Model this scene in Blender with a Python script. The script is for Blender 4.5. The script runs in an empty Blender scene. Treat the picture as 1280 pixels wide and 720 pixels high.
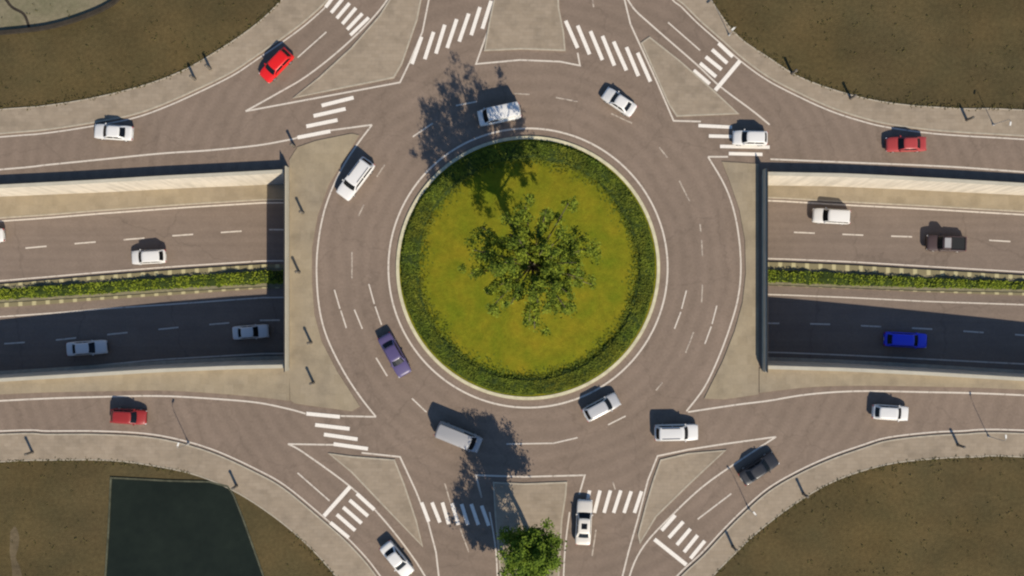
import bpy, bmesh, math, random
import numpy as np
from mathutils import Vector, Matrix
from mathutils.geometry import tessellate_polygon
random.seed(7)
rng = np.random.default_rng(7)
R = math.radians
H = 105.0                       # camera height above the roundabout
# ------------------------------------------------------------------ camera, sky, sun, exposure
scn = bpy.context.scene
cam = bpy.data.cameras.new('camera'); camo = bpy.data.objects.new('camera', cam)
scn.collection.objects.link(camo); scn.camera = camo
camo.location = (0, 0, H); camo.rotation_euler = (0, 0, 0)
cam.sensor_width = 36; cam.lens = 36 * H / 128.0; cam.clip_start = .5; cam.clip_end = 3000
SX, SY = -.42, .907            # direction in which shadows fall
COT = 1.34
EL = math.atan(1 / COT)
w = bpy.data.worlds.new('World'); scn.world = w; w.use_nodes = True
nt = w.node_tree; nt.nodes.clear()
sky = nt.nodes.new('ShaderNodeTexSky'); sky.sky_type = 'NISHITA'; sky.sun_disc = False
sky.sun_elevation = EL; sky.sun_rotation = math.atan2(-SX, -SY)
sky.air_density = 1.0; sky.dust_density = .3; sky.ozone_density = 6.0
bg = nt.nodes.new('ShaderNodeBackground'); bg.inputs[1].default_value = .1
out = nt.nodes.new('ShaderNodeOutputWorld')
nt.links.new(sky.outputs[0], bg.inputs[0]); nt.links.new(bg.outputs[0], out.inputs[0])
sl = bpy.data.lights.new('sun', 'SUN'); sl.energy = 4.8; sl.angle = R(.5); sl.color = (1, .905, .755)
so = bpy.data.objects.new('sun', sl); scn.collection.objects.link(so)
so.rotation_euler = Vector((-SX * math.cos(EL), -SY * math.cos(EL), math.sin(EL))).to_track_quat('Z', 'Y').to_euler()
so.location = (30, -60, 80)
scn.view_settings.view_transform = 'Standard'; scn.view_settings.look = 'None'
scn.view_settings.gamma = 1; scn.view_settings.use_curve_mapping = False
scn.view_settings.exposure = .32
scn.cycles.max_bounces = 5
scn.cycles.filter_width = 2.2

C = scn.collection
# ------------------------------------------------------------------ helpers
def P(px, py, z=0.0):
    k = (H - z) / H / 10
    return Vector(((px - 640) * k, (360 - py) * k, z))
def PL(pts, z=0.0): return [P(a, b, z) for a, b in pts]

def link(name, verts, faces, mat, parent=None, smooth=False, mats=None, mi=None):
    me = bpy.data.meshes.new(name); me.from_pydata([tuple(v) for v in verts], [], faces)
    if mats:
        for m in mats: me.materials.append(m)
        if mi is not None: me.polygons.foreach_set('material_index', mi)
    else: me.materials.append(mat)
    if smooth: me.polygons.foreach_set('use_smooth', [True] * len(me.polygons))
    me.update()
    o = bpy.data.objects.new(name, me); C.objects.link(o)
    if parent: o.parent = parent
    return o
def tag(o, label=None, cat=None, group=None, kind=None):
    if label: o['label'] = label
    if cat: o['category'] = cat
    if group: o['group'] = group
    if kind: o['kind'] = kind
    return o
def struct(o): o['kind'] = 'structure'; return o
def empty(name, loc, rz=0):
    o = bpy.data.objects.new(name, None); C.objects.link(o); o.location = loc; o.rotation_euler = (0, 0, rz)
    o.empty_display_size = .3
    return o

def poly_fix(pts):
    a = sum(pts[i].x * pts[(i + 1) % len(pts)].y - pts[(i + 1) % len(pts)].x * pts[i].y for i in range(len(pts)))
    return pts if a > 0 else pts[::-1]
def sheet(name, loops, z, mat, parent=None):
    loops = [[Vector((p.x, p.y, 0)) for p in l] for l in loops]
    tris = tessellate_polygon(loops)
    vs = [Vector((p.x, p.y, z)) for l in loops for p in l]
    fs = []
    for t in tris:
        a, b, c = (vs[i] for i in t)
        fs.append(tuple(t) if (b - a).cross(c - a).z > 0 else tuple(reversed(t)))
    return link(name, vs, fs, mat, parent)
def prism(name, pts, z0, z1, mat, parent=None, top=None):
    pts = poly_fix([Vector((p.x, p.y, 0)) for p in pts]); n = len(pts)
    vs = [Vector((p.x, p.y, z1)) for p in pts] + [Vector((p.x, p.y, z0)) for p in pts]
    fs = []
    for t in tessellate_polygon([pts]):
        a, b, c = (vs[i] for i in t)
        fs.append(tuple(t) if (b - a).cross(c - a).z > 0 else tuple(reversed(t)))
    for i in range(n):
        j = (i + 1) % n; fs.append((i, i + n, j + n, j))
    return link(name, vs, fs, mat, parent)
def smooth_pl(pts, k=6):
    """catmull-rom through the points"""
    if len(pts) < 3: return list(pts)
    o = []
    for i in range(len(pts) - 1):
        p0 = pts[max(i - 1, 0)]; p1 = pts[i]; p2 = pts[i + 1]; p3 = pts[min(i + 2, len(pts) - 1)]
        for s in range(k):
            t = s / k
            o.append(.5 * ((2 * p1) + (p2 - p0) * t + (2 * p0 - 5 * p1 + 4 * p2 - p3) * t * t + (3 * p1 - p0 - 3 * p2 + p3) * t ** 3))
    o.append(pts[-1].copy()); return o
def offset(pts, d, closed=False):
    o = []; n = len(pts)
    for i, p in enumerate(pts):
        a = pts[(i - 1) % n] if (i or closed) else p; b = pts[(i + 1) % n] if (i < n - 1 or closed) else p
        t = (b - a); t.z = 0
        if a != p and b != p:
            t1 = (p - a).normalized(); t2 = (b - p).normalized(); t = t1 + t2
            if t.length < 1e-4: t = t1
            t.normalize(); s = 1 / max(.45, t.dot(t1))
        else: t.normalize(); s = 1
        o.append(p + Vector((-t.y, t.x, 0)) * d * s)
    return o
def ribbon(V, F, pts, wd, z, closed=False):
    a = offset(pts, wd / 2, closed); b = offset(pts, -wd / 2, closed); n = len(pts); k = len(V)
    for i in range(n): V.append(Vector((a[i].x, a[i].y, z))); V.append(Vector((b[i].x, b[i].y, z)))
    for i in range(n if closed else n - 1):
        j = (i + 1) % n; F.append((k + 2 * i, k + 2 * i + 1, k + 2 * j + 1, k + 2 * j))
def wallstrip(V, F, a, b, z0, z1):
    """closed solid between polylines a and b (same length), z0/z1 = list or number"""
    n = len(a); k = len(V)
    g = lambda z, i: z[i] if isinstance(z, list) else z
    for i in range(n):
        V += [Vector((a[i].x, a[i].y, g(z0, i))), Vector((a[i].x, a[i].y, g(z1, i))),
              Vector((b[i].x, b[i].y, g(z1, i))), Vector((b[i].x, b[i].y, g(z0, i)))]
    for i in range(n - 1):
        q = k + 4 * i
        for s in range(4):
            t = (s + 1) % 4; F.append((q + s, q + 4 + s, q + 4 + t, q + t))
    F.append((k, k + 1, k + 2, k + 3)); F.append((k + 4 * n - 1, k + 4 * n - 2, k + 4 * n - 3, k + 4 * n - 4))

# ------------------------------------------------------------------ materials
def mat(name, col, rough=.85, spec=.3, metal=0.0, ramp=None, bump=0.0, bscale=8.0, coat=0.0, trans=None):
    """ramp = list of (noise scale, colour multiplier low, high)"""
    m = bpy.data.materials.new(name); m.use_nodes = True; t = m.node_tree; b = t.nodes['Principled BSDF']
    b.inputs['Roughness'].default_value = rough; b.inputs['Specular IOR Level'].default_value = spec
    b.inputs['Metallic'].default_value = metal; b.inputs['Coat Weight'].default_value = coat
    b.inputs['Base Color'].default_value = (*col, 1)
    geo = t.nodes.new('ShaderNodeNewGeometry')
    cur = None
    if ramp:
        rgb = t.nodes.new('ShaderNodeRGB'); rgb.outputs[0].default_value = (*col, 1); cur = rgb.outputs[0]
        for r in ramp:
            sc, lo, hi = r[:3]
            n = t.nodes.new('ShaderNodeTexNoise'); n.inputs['Scale'].default_value = sc
            n.inputs['Detail'].default_value = r[3] if len(r) > 3 else 4; n.inputs['Roughness'].default_value = .6
            t.links.new(geo.outputs['Position'], n.inputs['Vector'])
            mr = t.nodes.new('ShaderNodeValToRGB'); e = mr.color_ramp.elements
            lo = lo if isinstance(lo, tuple) else (lo,) * 3; hi = hi if isinstance(hi, tuple) else (hi,) * 3
            e[0].position = .3; e[0].color = (*lo, 1); e[1].position = .7; e[1].color = (*hi, 1)
            t.links.new(n.outputs['Fac'], mr.inputs[0])
            mx = t.nodes.new('ShaderNodeMix'); mx.data_type = 'RGBA'; mx.blend_type = 'MULTIPLY'; mx.inputs[0].default_value = 1
            t.links.new(cur, mx.inputs[6]); t.links.new(mr.outputs[0], mx.inputs[7]); cur = mx.outputs[2]
        t.links.new(cur, b.inputs['Base Color'])
    if bump:
        n = t.nodes.new('ShaderNodeTexNoise'); n.inputs['Scale'].default_value = bscale; n.inputs['Detail'].default_value = 5
        t.links.new(geo.outputs['Position'], n.inputs['Vector'])
        bp = t.nodes.new('ShaderNodeBump'); bp.inputs['Strength'].default_value = bump; bp.inputs['Distance'].default_value = .1
        t.links.new(n.outputs['Fac'], bp.inputs['Height']); t.links.new(bp.outputs[0], b.inputs['Normal'])
    m['_cur'] = 1
    return m
def base_socket(m):
    l = [x for x in m.node_tree.links if x.to_socket.name == 'Base Color']
    return l[0].from_socket if l else None
def add_pavers(m, sx, sy, dark=.86):
    """thin joints of a slab grid, in world metres"""
    t = m.node_tree; b = t.nodes['Principled BSDF']; cur = base_socket(m)
    geo = t.nodes.new('ShaderNodeNewGeometry')
    br = t.nodes.new('ShaderNodeTexBrick'); br.inputs['Scale'].default_value = 1
    br.inputs['Brick Width'].default_value = sx; br.inputs['Row Height'].default_value = sy; br.inputs['Mortar Size'].default_value = .025
    br.inputs['Color1'].default_value = (1, 1, 1, 1); br.inputs['Color2'].default_value = (.9, .89, .87, 1); br.inputs['Mortar'].default_value = (dark,) * 3 + (1,)
    t.links.new(geo.outputs['Position'], br.inputs['Vector'])
    mx = t.nodes.new('ShaderNodeMix'); mx.data_type = 'RGBA'; mx.blend_type = 'MULTIPLY'; mx.inputs[0].default_value = 1
    t.links.new(cur, mx.inputs[6]); t.links.new(br.outputs[0], mx.inputs[7]); t.links.new(mx.outputs[2], b.inputs['Base Color'])

M = {}
M['asphalt'] = mat('asphalt', (.204, .153, .114), .9, .25, ramp=[(.05, .9, 1.08, 3), (.35, (.93, .92, .91), (1.06, 1.05, 1.05)), (3.5, .9, 1.1, 8)], bump=.25, bscale=18)
M['trench_asphalt'] = mat('trench_asphalt', (.19, .145, .112), .9, .25, ramp=[(.07, .92, 1.07, 3), (.5, .94, 1.05), (4.0, .92, 1.08, 8)], bump=.25, bscale=18)
M['earth'] = mat('earth', (.088, .066, .028), .97, .1, ramp=[(.03, (.88, .91, 1.0), (1.12, 1.07, .95), 3), (.2, (.84, .9, .95), (1.12, 1.08, 1.1), 5), (2.2, .8, 1.18, 8)], bump=.5, bscale=6)
M['paving'] = mat('paving', (.30, .240, .172), .9, .25, ramp=[(.12, .92, 1.06), (1.2, .93, 1.06)], bump=.15, bscale=12)
add_pavers(M['paving'], .9, .45)
M['plaza'] = mat('plaza_concrete', (.30, .245, .166), .9, .25, ramp=[(.1, (.93, .93, .95), (1.05, 1.04, 1.0)), (.9, .94, 1.05), (5, .95, 1.05)], bump=.15, bscale=12)
add_pavers(M['plaza'], 1.2, 1.2, .9)
M['kerb'] = mat('kerb_stone', (.40, .345, .26), .85, .3, ramp=[(1.5, .8, 1.1), (9, .9, 1.05)])
M['kerb_cream'] = mat('kerb_cream', (.56, .51, .34), .8, .3, ramp=[(1.2, .8, 1.12), (8, .9, 1.05)])
M['wall'] = mat('retaining_concrete', (.50, .445, .36), .85, .3, ramp=[(.25, .92, 1.05), (1.6, .92, 1.05), (8, .95, 1.05)], bump=.1)
M['coping'] = mat('coping_concrete', (.44, .40, .31), .85, .3, ramp=[(.5, .9, 1.06), (6, .93, 1.05)])
M['lawn'] = mat('lawn_grass', (.165, .16, .008), .95, .1, ramp=[(.09, (.84, .96, .9), (1.14, 1.02, 1.1), 3), (.38, (.76, .9, .9), (1.18, 1.06, 1.2), 5), (1.7, .82, 1.14, 6), (7, .8, 1.18, 8)], bump=.6, bscale=9)
M['soil'] = mat('soil', (.21, .185, .115), .95, .1, ramp=[(2, .8, 1.2)])
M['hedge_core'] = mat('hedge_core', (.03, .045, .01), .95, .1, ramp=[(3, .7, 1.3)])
M['hedge_leaf'] = mat('hedge_leaf', (.088, .112, .010), .8, .15, ramp=[(.22, (.8, .95, 1), (1.25, 1.05, 1), 3), (.6, .7, 1.3), (2.2, (.55, .62, .6), (1.45, 1.35, 1.3), 2)])
M['median_leaf'] = mat('median_leaf', (.15, .19, .016), .8, .15, ramp=[(.6, (.85, .9, .9), (1.15, 1.1, 1.0)), (3, (.6, .7, .6), (1.5, 1.35, 1.4), 2)])
M['tree_leaf'] = mat('tree_leaf', (.13, .165, .015), .8, .15, ramp=[(.5, (.4, .52, .6), (1.35, 1.25, 1.0), 2), (2.6, (.5, .58, .6), (1.5, 1.4, 1.3), 2)])
M['palm_leaf'] = mat('median_tree_leaf', (.092, .145, .014), .8, .15, ramp=[(.45, (.75, .8, .9), (1.3, 1.2, 1.0), 2), (3, (.6, .65, .6), (1.5, 1.4, 1.3), 2)])
M['weeds'] = mat('weeds', (.075, .066, .024), .9, .1, ramp=[(.4, .7, 1.3), (3, (.7, .8, .7), (1.4, 1.2, 1.2), 2)])
M['bark'] = mat('bark', (.11, .09, .055), .95, .1, ramp=[(3, .7, 1.2)])
M['dark_post'] = mat('dark_post', (.035, .03, .026), .55, .4)
M['post_bronze'] = mat('post_bronze', (.13, .11, .085), .6, .3)
M['steel'] = mat('galvanised_steel', (.3, .29, .27), .5, .5, ramp=[(3, .85, 1.1)])
M['lamp_white'] = mat('lamp_white', (.72, .69, .62), .5, .4)
M['water'] = mat('pond_water', (.013, .017, .011), .2, .25, ramp=[(.15, .8, 1.2), (.8, .9, 1.1)], bump=.04, bscale=3)
M['dark_stone'] = mat('dark_stone', (.035, .028, .02), .9, .2, ramp=[(1.2, .7, 1.3)])
M['dry_ground'] = mat('dry_ground', (.185, .16, .105), .95, .1, ramp=[(.35, (.75, .8, .7), (1.15, 1.12, 1.1), 5), (2, .85, 1.12, 7)], bump=.3, bscale=5)
M['bare'] = mat('bare_soil', (.118, .09, .052), .95, .1, ramp=[(.5, .65, 1.25, 6), (3, .8, 1.15, 8)])
M['pond_edge'] = mat('pond_edge', (.085, .085, .055), .95, .1, ramp=[(.8, .6, 1.3), (5, .8, 1.2)])
M['tyre'] = mat('tyre_rubber', (.02, .02, .02), .8, .2)
M['rim'] = mat('rim_alloy', (.5, .5, .5), .35, .5, metal=.8)
M['glass'] = mat('car_glass', (.006, .007, .008), .22, .25)
M['trim'] = mat('black_trim', (.015, .015, .015), .6, .3)
M['headlight'] = mat('headlight_lens', (.7, .7, .68), .15, .6)
M['taillight'] = mat('taillight_lens', (.35, .01, .01), .25, .5)
M['plate'] = mat('plate_white', (.6, .6, .55), .5, .3)
def paint(name, c, metal=0.0): return mat('paint_' + name, c, .38, .45, metal, coat=.35)
PAINT = dict(white=paint('white', (.64, .62, .58)), cream=paint('cream', (.66, .61, .53)), silver=paint('silver', (.5, .49, .47), .25),
             red=paint('red', (.62, .012, .010)), darkred=paint('darkred', (.27, .022, .018)), maroon=paint('maroon', (.36, .045, .04)),
             black=paint('black', (.022, .022, .024)), brown=paint('brown', (.07, .045, .040)), purple=paint('purple', (.085, .065, .15)),
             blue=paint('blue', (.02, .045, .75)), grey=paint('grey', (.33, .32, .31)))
def add_mult(m, fac_socket_fn, lo, hi, p0, p1):
    t = m.node_tree; b = t.nodes['Principled BSDF']; cur = base_socket(m)
    f = fac_socket_fn(t); r_ = t.nodes.new('ShaderNodeValToRGB'); e = r_.color_ramp.elements
    e[0].position = p0; e[0].color = (lo,) * 3 + (1,); e[1].position = p1; e[1].color = (hi,) * 3 + (1,); t.links.new(f, r_.inputs[0])
    mx = t.nodes.new('ShaderNodeMix'); mx.data_type = 'RGBA'; mx.blend_type = 'MULTIPLY'; mx.inputs[0].default_value = 1
    t.links.new(cur, mx.inputs[6]); t.links.new(r_.outputs[0], mx.inputs[7]); t.links.new(mx.outputs[2], b.inputs['Base Color'])
def cracks(scale):
    def f(t):
        geo = t.nodes.new('ShaderNodeNewGeometry'); n = t.nodes.new('ShaderNodeTexNoise'); n.inputs['Scale'].default_value = .6; n.inputs['Detail'].default_value = 6
        t.links.new(geo.outputs['Position'], n.inputs['Vector'])
        a = t.nodes.new('ShaderNodeVectorMath'); a.operation = 'SCALE'; a.inputs['Scale'].default_value = 2.2; t.links.new(n.outputs['Color'], a.inputs[0])
        c = t.nodes.new('ShaderNodeVectorMath'); c.operation = 'ADD'; t.links.new(geo.outputs['Position'], c.inputs[0]); t.links.new(a.outputs[0], c.inputs[1])
        v = t.nodes.new('ShaderNodeTexVoronoi'); v.feature = 'DISTANCE_TO_EDGE'; v.inputs['Scale'].default_value = scale; t.links.new(c.outputs[0], v.inputs['Vector'])
        return v.outputs['Distance']
    return f
def ring_tracks(t):          # polished and oiled wheel tracks that follow the ring lanes
    geo = t.nodes.new('ShaderNodeNewGeometry'); v = t.nodes.new('ShaderNodeVectorMath'); v.operation = 'SUBTRACT'; v.inputs[1].default_value = (2, 2.5, 0)
    t.links.new(geo.outputs['Position'], v.inputs[0]); l = t.nodes.new('ShaderNodeVectorMath'); l.operation = 'LENGTH'; t.links.new(v.outputs[0], l.inputs[0])
    n = t.nodes.new('ShaderNodeTexNoise'); n.inputs['Scale'].default_value = .12; t.links.new(geo.outputs['Position'], n.inputs['Vector'])
    ad = t.nodes.new('ShaderNodeMath'); ad.operation = 'MULTIPLY_ADD'; t.links.new(n.outputs['Fac'], ad.inputs[0]); ad.inputs[1].default_value = 2.2; t.links.new(l.outputs['Value'], ad.inputs[2])
    m1 = t.nodes.new('ShaderNodeMath'); m1.operation = 'MULTIPLY'; m1.inputs[1].default_value = 3.6; t.links.new(ad.outputs[0], m1.inputs[0])
    s1 = t.nodes.new('ShaderNodeMath'); s1.operation = 'SINE'; t.links.new(m1.outputs[0], s1.inputs[0])
    h = t.nodes.new('ShaderNodeMath'); h.operation = 'MULTIPLY_ADD'; h.inputs[1].default_value = .5; h.inputs[2].default_value = .5; t.links.new(s1.outputs[0], h.inputs[0])
    return h.outputs[0]
def stretched(sx, sy, sz, det=5):
    def f(t):
        geo = t.nodes.new('ShaderNodeNewGeometry'); mp = t.nodes.new('ShaderNodeVectorMath'); mp.operation = 'MULTIPLY'; mp.inputs[1].default_value = (sx, sy, sz)
        t.links.new(geo.outputs['Position'], mp.inputs[0]); n = t.nodes.new('ShaderNodeTexNoise'); n.inputs['Scale'].default_value = 1; n.inputs['Detail'].default_value = det
        t.links.new(mp.outputs[0], n.inputs['Vector']); return n.outputs['Fac']
    return f
add_mult(M['asphalt'], ring_tracks, .945, 1.03, .1, .9)
add_mult(M['asphalt'], cracks(.09), .89, 1.0, .004, .011)
add_mult(M['asphalt'], stretched(1.1, 1.1, 1, 2), .9, 1.0, .30, .42)
add_mult(M['trench_asphalt'], stretched(.03, 1.5, 1, 3), .93, 1.04, .35, .65)
add_mult(M['trench_asphalt'], cracks(.07), .86, 1.0, .004, .010)
add_mult(M['wall'], stretched(1.3, .3, .12, 6), .84, 1.04, .36, .58)
add_mult(M['paving'], stretched(.5, .5, 1, 6), .88, 1.03, .34, .52)
add_mult(M['plaza'], stretched(.4, .4, 1, 6), .89, 1.03, .34, .52)
add_mult(M['earth'], stretched(.11, .16, 1, 8), .86, 1.06, .38, .6)
# worn road paint
def paintmat(name, col, wear):
    m = mat(name, col, .8, .3, ramp=[(6, .88, 1.05)])
    t = m.node_tree; b = t.nodes['Principled BSDF']; cur = base_socket(m)
    geo = t.nodes.new('ShaderNodeNewGeometry'); n = t.nodes.new('ShaderNodeTexNoise'); n.inputs['Scale'].default_value = 2.2; n.inputs['Detail'].default_value = 8; n.inputs['Roughness'].default_value = .7
    t.links.new(geo.outputs['Position'], n.inputs['Vector'])
    r = t.nodes.new('ShaderNodeValToRGB'); r.color_ramp.elements[0].position = wear - .08; r.color_ramp.elements[1].position = wear + .1
    t.links.new(n.outputs['Fac'], r.inputs[0])
    mx = t.nodes.new('ShaderNodeMix'); mx.data_type = 'RGBA'; mx.inputs[6].default_value = (.2, .155, .12, 1)
    t.links.new(r.outputs[0], mx.inputs[0]); t.links.new(cur, mx.inputs[7]); t.links.new(mx.outputs[2], b.inputs['Base Color'])
    return m
M['line'] = paintmat('edge_line_paint', (.60, .53, .44), .36)
M['faint'] = paintmat('worn_line_paint', (.46, .39, .31), .45)
M['bar'] = paintmat('crosswalk_paint', (.76, .70, .61), .28)
# alternating kerb blocks
def kerb_blocks():
    m = mat('median_kerb_blocks', (.3, .27, .2), .85, .3)
    t = m.node_tree; b = t.nodes['Principled BSDF']; geo = t.nodes.new('ShaderNodeNewGeometry')
    s = t.nodes.new('ShaderNodeSeparateXYZ'); t.links.new(geo.outputs['Position'], s.inputs[0])
    a = t.nodes.new('ShaderNodeMath'); a.operation = 'MULTIPLY'; a.inputs[1].default_value = 3.6; t.links.new(s.outputs[0], a.inputs[0])
    c = t.nodes.new('ShaderNodeMath'); c.operation = 'SINE'; t.links.new(a.outputs[0], c.inputs[0])
    r = t.nodes.new('ShaderNodeValToRGB'); e = r.color_ramp.elements; e[0].position = .45; e[0].color = (.2, .17, .09, 1); e[1].position = .75; e[1].color = (.42, .37, .2, 1)
    t.links.new(c.outputs[0], r.inputs[0]); t.links.new(r.outputs[0], b.inputs['Base Color'])
    return m
M['kerb_blocks'] = kerb_blocks()

# ------------------------------------------------------------------ the sunken highway: plan curves
def zf(X):
    a = abs(X)
    return float(np.interp(a, [0, 30, 64, 150, 175], [-6.1, -6.1, -4.8, -.6, 0.0]))
def curve_fn(left, right, z=None):
    """pixel polyline on the trench floor (z=None) or at height z -> world Y as function of X"""
    xs, ys = [], []
    L = left; Rr = right
    sl_ = (L[1][1] - L[0][1]) / (L[1][0] - L[0][0]); sr = (Rr[-1][1] - Rr[-2][1]) / (Rr[-1][0] - Rr[-2][0])
    pts = [(L[0][0] - 1400, L[0][1] - 1400 * sl_)] + L + Rr + [(Rr[-1][0] + 1400, Rr[-1][1] + 1400 * sr)]
    for px, py in pts:
        zz = z if z is not None else -5.0
        for _ in range(8):
            p = P(px, py, zz)
            if z is None: zz = zf(p.x)
        xs.append(p.x); ys.append(p.y)
    return lambda X: float(np.interp(X, xs, ys))
f_nwall = curve_fn([(0, 233), (100, 228), (200, 222), (300, 217), (355, 214)], [(957, 217), (1060, 219), (1160, 224), (1280, 231)], 1.1)
f_swall = curve_fn([(0, 475), (100, 469), (200, 463), (300, 459), (355, 458)], [(957, 459), (1060, 462), (1160, 467), (1280, 474)], 1.1)
f_nwalk = curve_fn([(0, 275), (60, 271), (120, 266), (230, 258), (330, 252)], [(960, 249), (1060, 255), (1160, 260), (1280, 267)])
f_ndash = curve_fn([(0, 313), (100, 304), (225, 294), (330, 287)], [(960, 289), (1080, 294), (1200, 298), (1280, 303)])
f_mline = curve_fn([(0, 352), (60, 347), (130, 341), (220, 334), (330, 327)], [(960, 324), (1060, 328), (1160, 334), (1280, 341)])
f_hN = curve_fn([(0, 357), (120, 349), (220, 342), (330, 334)], [(960, 333), (1060, 338), (1160, 343), (1280, 348)])
f_hS = curve_fn([(0, 379), (120, 372), (220, 365), (330, 359)], [(960, 357), (1060, 361), (1160, 364), (1280, 366)])
f_sline = curve_fn([(0, 394), (60, 390), (130, 384), (220, 378), (330, 370)], [(960, 366), (1060, 370), (1160, 375), (1280, 379)])
f_sdash = curve_fn([(0, 430), (60, 426), (175, 414), (245, 407), (330, 400)], [(960, 404), (1030, 405), (1160, 411), (1280, 419)])
f_eline = curve_fn([(0, 468), (70, 462), (130, 456), (190, 450), (330, 442)], [(960, 440), (1060, 444), (1160, 449), (1280, 455)])
XE = 174.0
XW, XR = P(357, 0, 1.1).x, P(957.5, 0, 1.1).x      # bridge edges
def xs_between(a, b, step=2.0):
    n = max(1, int(round((b - a) / step))); return [a + (b - a) * i / n for i in range(n + 1)]
def trench_loop(a, b):
    xs = xs_between(a, b, 4.0)
    return [Vector((x, f_swall(x), 0)) for x in xs] + [Vector((x, f_nwall(x), 0)) for x in reversed(xs)]
holes = [trench_loop(-XE, XW + .2), trench_loop(XR - .2, XE)]
G = 620.0
sq = [Vector((-G, -G, 0)), Vector((G, -G, 0)), Vector((G, G, 0)), Vector((-G, G, 0))]
struct(sheet('ground', [sq] + holes, 0.0, M['earth']))

# ------------------------------------------------------------------ field edges and kerb lines (photo pixels)
FAR = 4200
fNW = [(-FAR, 400), (-900, 215), (-300, 158), (0, 137), (60, 132), (120, 122), (180, 107), (230, 88), (275, 62), (315, 35), (345, 8), (372, -25), (400, -80), (425, -160), (440, -300), (440, -900), (440, -FAR)]
fNE = [(850, -FAR), (850, -900), (850, -160), (860, -60), (878, -20), (900, 18), (925, 48), (960, 72), (1000, 97), (1060, 118), (1120, 130), (1200, 136), (1280, 138), (1600, 160), (2300, 240), (FAR + 1280, 420)]
fSW = [(-FAR, 860), (-900, 690), (-300, 595), (0, 577), (60, 575), (130, 575), (180, 580), (240, 592), (290, 612), (335, 640), (375, 672), (410, 708), (440, 750), (470, 820), (485, 900), (490, 1400), (490, FAR + 720)]
fSE = [(830, FAR + 720), (830, 1400), (835, 900), (850, 800), (870, 750), (890, 721), (915, 695), (950, 662), (1000, 625), (1050, 598), (1110, 580), (1170, 573), (1220, 571), (1280, 571), (1600, 590), (2300, 680), (FAR + 1280, 860)]
kNW = [(-FAR, 440), (-900, 250), (-300, 192), (0, 167), (50, 163), (100, 156), (160, 145), (200, 132), (250, 110), (290, 90), (320, 70), (355, 46), (385, 23), (412, -4), (440, -50), (462, -120), (475, -300), (475, -900), (475, -FAR)]
kNE = [(810, -FAR), (810, -900), (810, -160), (820, -60), (840, -9), (855, 6), (875, 26), (900, 48), (927, 72), (960, 96), (1000, 117), (1040, 135), (1080, 148), (1110, 155), (1160, 162), (1210, 166), (1280, 170), (1600, 190), (2300, 270), (FAR + 1280, 450)]
kSW = [(-FAR, 825), (-900, 655), (-300, 560), (0, 543), (60, 543), (120, 543), (180, 546), (225, 554), (270, 568), (320, 591), (355, 611), (400, 648), (436, 680), (468, 717), (500, 770), (520, 840), (530, 930), (532, 1400), (532, FAR + 720)]
kSE = [(790, FAR + 720), (790, 1400), (795, 900), (810, 800), (832, 745), (852, 720), (880, 694), (905, 667), (930, 642), (962, 614), (1000, 592), (1040, 574), (1080, 560), (1110, 551), (1160, 545), (1200, 543), (1280, 542), (1600, 560), (2300, 650), (FAR + 1280, 825)]
FNW, FNE, FSW, FSE = (smooth_pl(PL(p), 5) for p in (fNW, fNE, fSW, fSE))
KNW, KNE, KSW, KSE = (smooth_pl(PL(p), 5) for p in (kNW, kNE, kSW, kSE))
# road sheet: everything between the four field corners, cut by the two trenches
road_loop = FNW + FNE + FSE[::-1] + FSW[::-1]
struct(sheet('road', [road_loop] + holes, .006, M['asphalt']))
for F_, K_ in ((FNW, KNW), (FNE, KNE), (FSW, KSW), (FSE, KSE)):
    struct(prism('sidewalk', F_ + K_[::-1], -.05, .09, M['paving']))
    V, F = [], []
    s = 1 if F_ in (FNW, FNE) else -1
    wallstrip(V, F, offset(K_, .09), offset(K_, -.09), -.05, .105)
    struct(link('kerb', V, F, M['kerb']))
    V, F = [], []
    wallstrip(V, F, offset(F_, .07), offset(F_, -.07), -.05, .11)
    struct(link('kerb', V, F, M['kerb']))

# plazas on the bridge deck, either side of the ring
cx, cy = P(660, 335).x, P(660, 335).y
def clipx(pts): return PL(pts)
plazaL = PL([(372, 184), (395, 176), (440, 167), (449, 169), (431, 198), (411, 231), (397, 270), (390, 310), (390, 352), (393, 392), (402, 426), (421, 463), (450, 508), (440, 514), (395, 508), (368, 504), (363, 500)])
bL = PL([(362, 470), (362, 200)], 0)
struct(prism('plaza', plazaL + bL, -.05, .09, M['plaza']))
plazaR = PL([(948, 205), (902, 202), (912, 227), (924, 262), (931, 300), (932, 342), (928, 378), (918, 414), (903, 452), (880, 498), (905, 499), (948, 493)])
struct(prism('plaza', plazaR, -.05, .09, M['plaza']))
# strips between the southern frontage road and the trench wall
def strip_px(f, x0, x1, kp):
    xs = xs_between(x0, x1, 3.0)
    a = [Vector((x, f(x) - .25, 0)) for x in xs]
    return a + kp[::-1]
SWk = smooth_pl(PL([(-900, 560), (-300, 513), (0, 493), (130, 489), (200, 488), (260, 491), (320, 496), (362, 501)]), 4)
struct(prism('sidewalk', strip_px(f_swall, SWk[0].x, SWk[-1].x, SWk), -.05, .09, M['plaza']))
SEk = smooth_pl(PL([(949, 491), (1010, 484), (1070, 482), (1150, 483), (1280, 487), (1600, 505), (2200, 550)]), 4)
struct(prism('sidewalk', strip_px(f_swall, SEk[0].x, SEk[-1].x, SEk), -.05, .09, M['plaza']))

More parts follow.
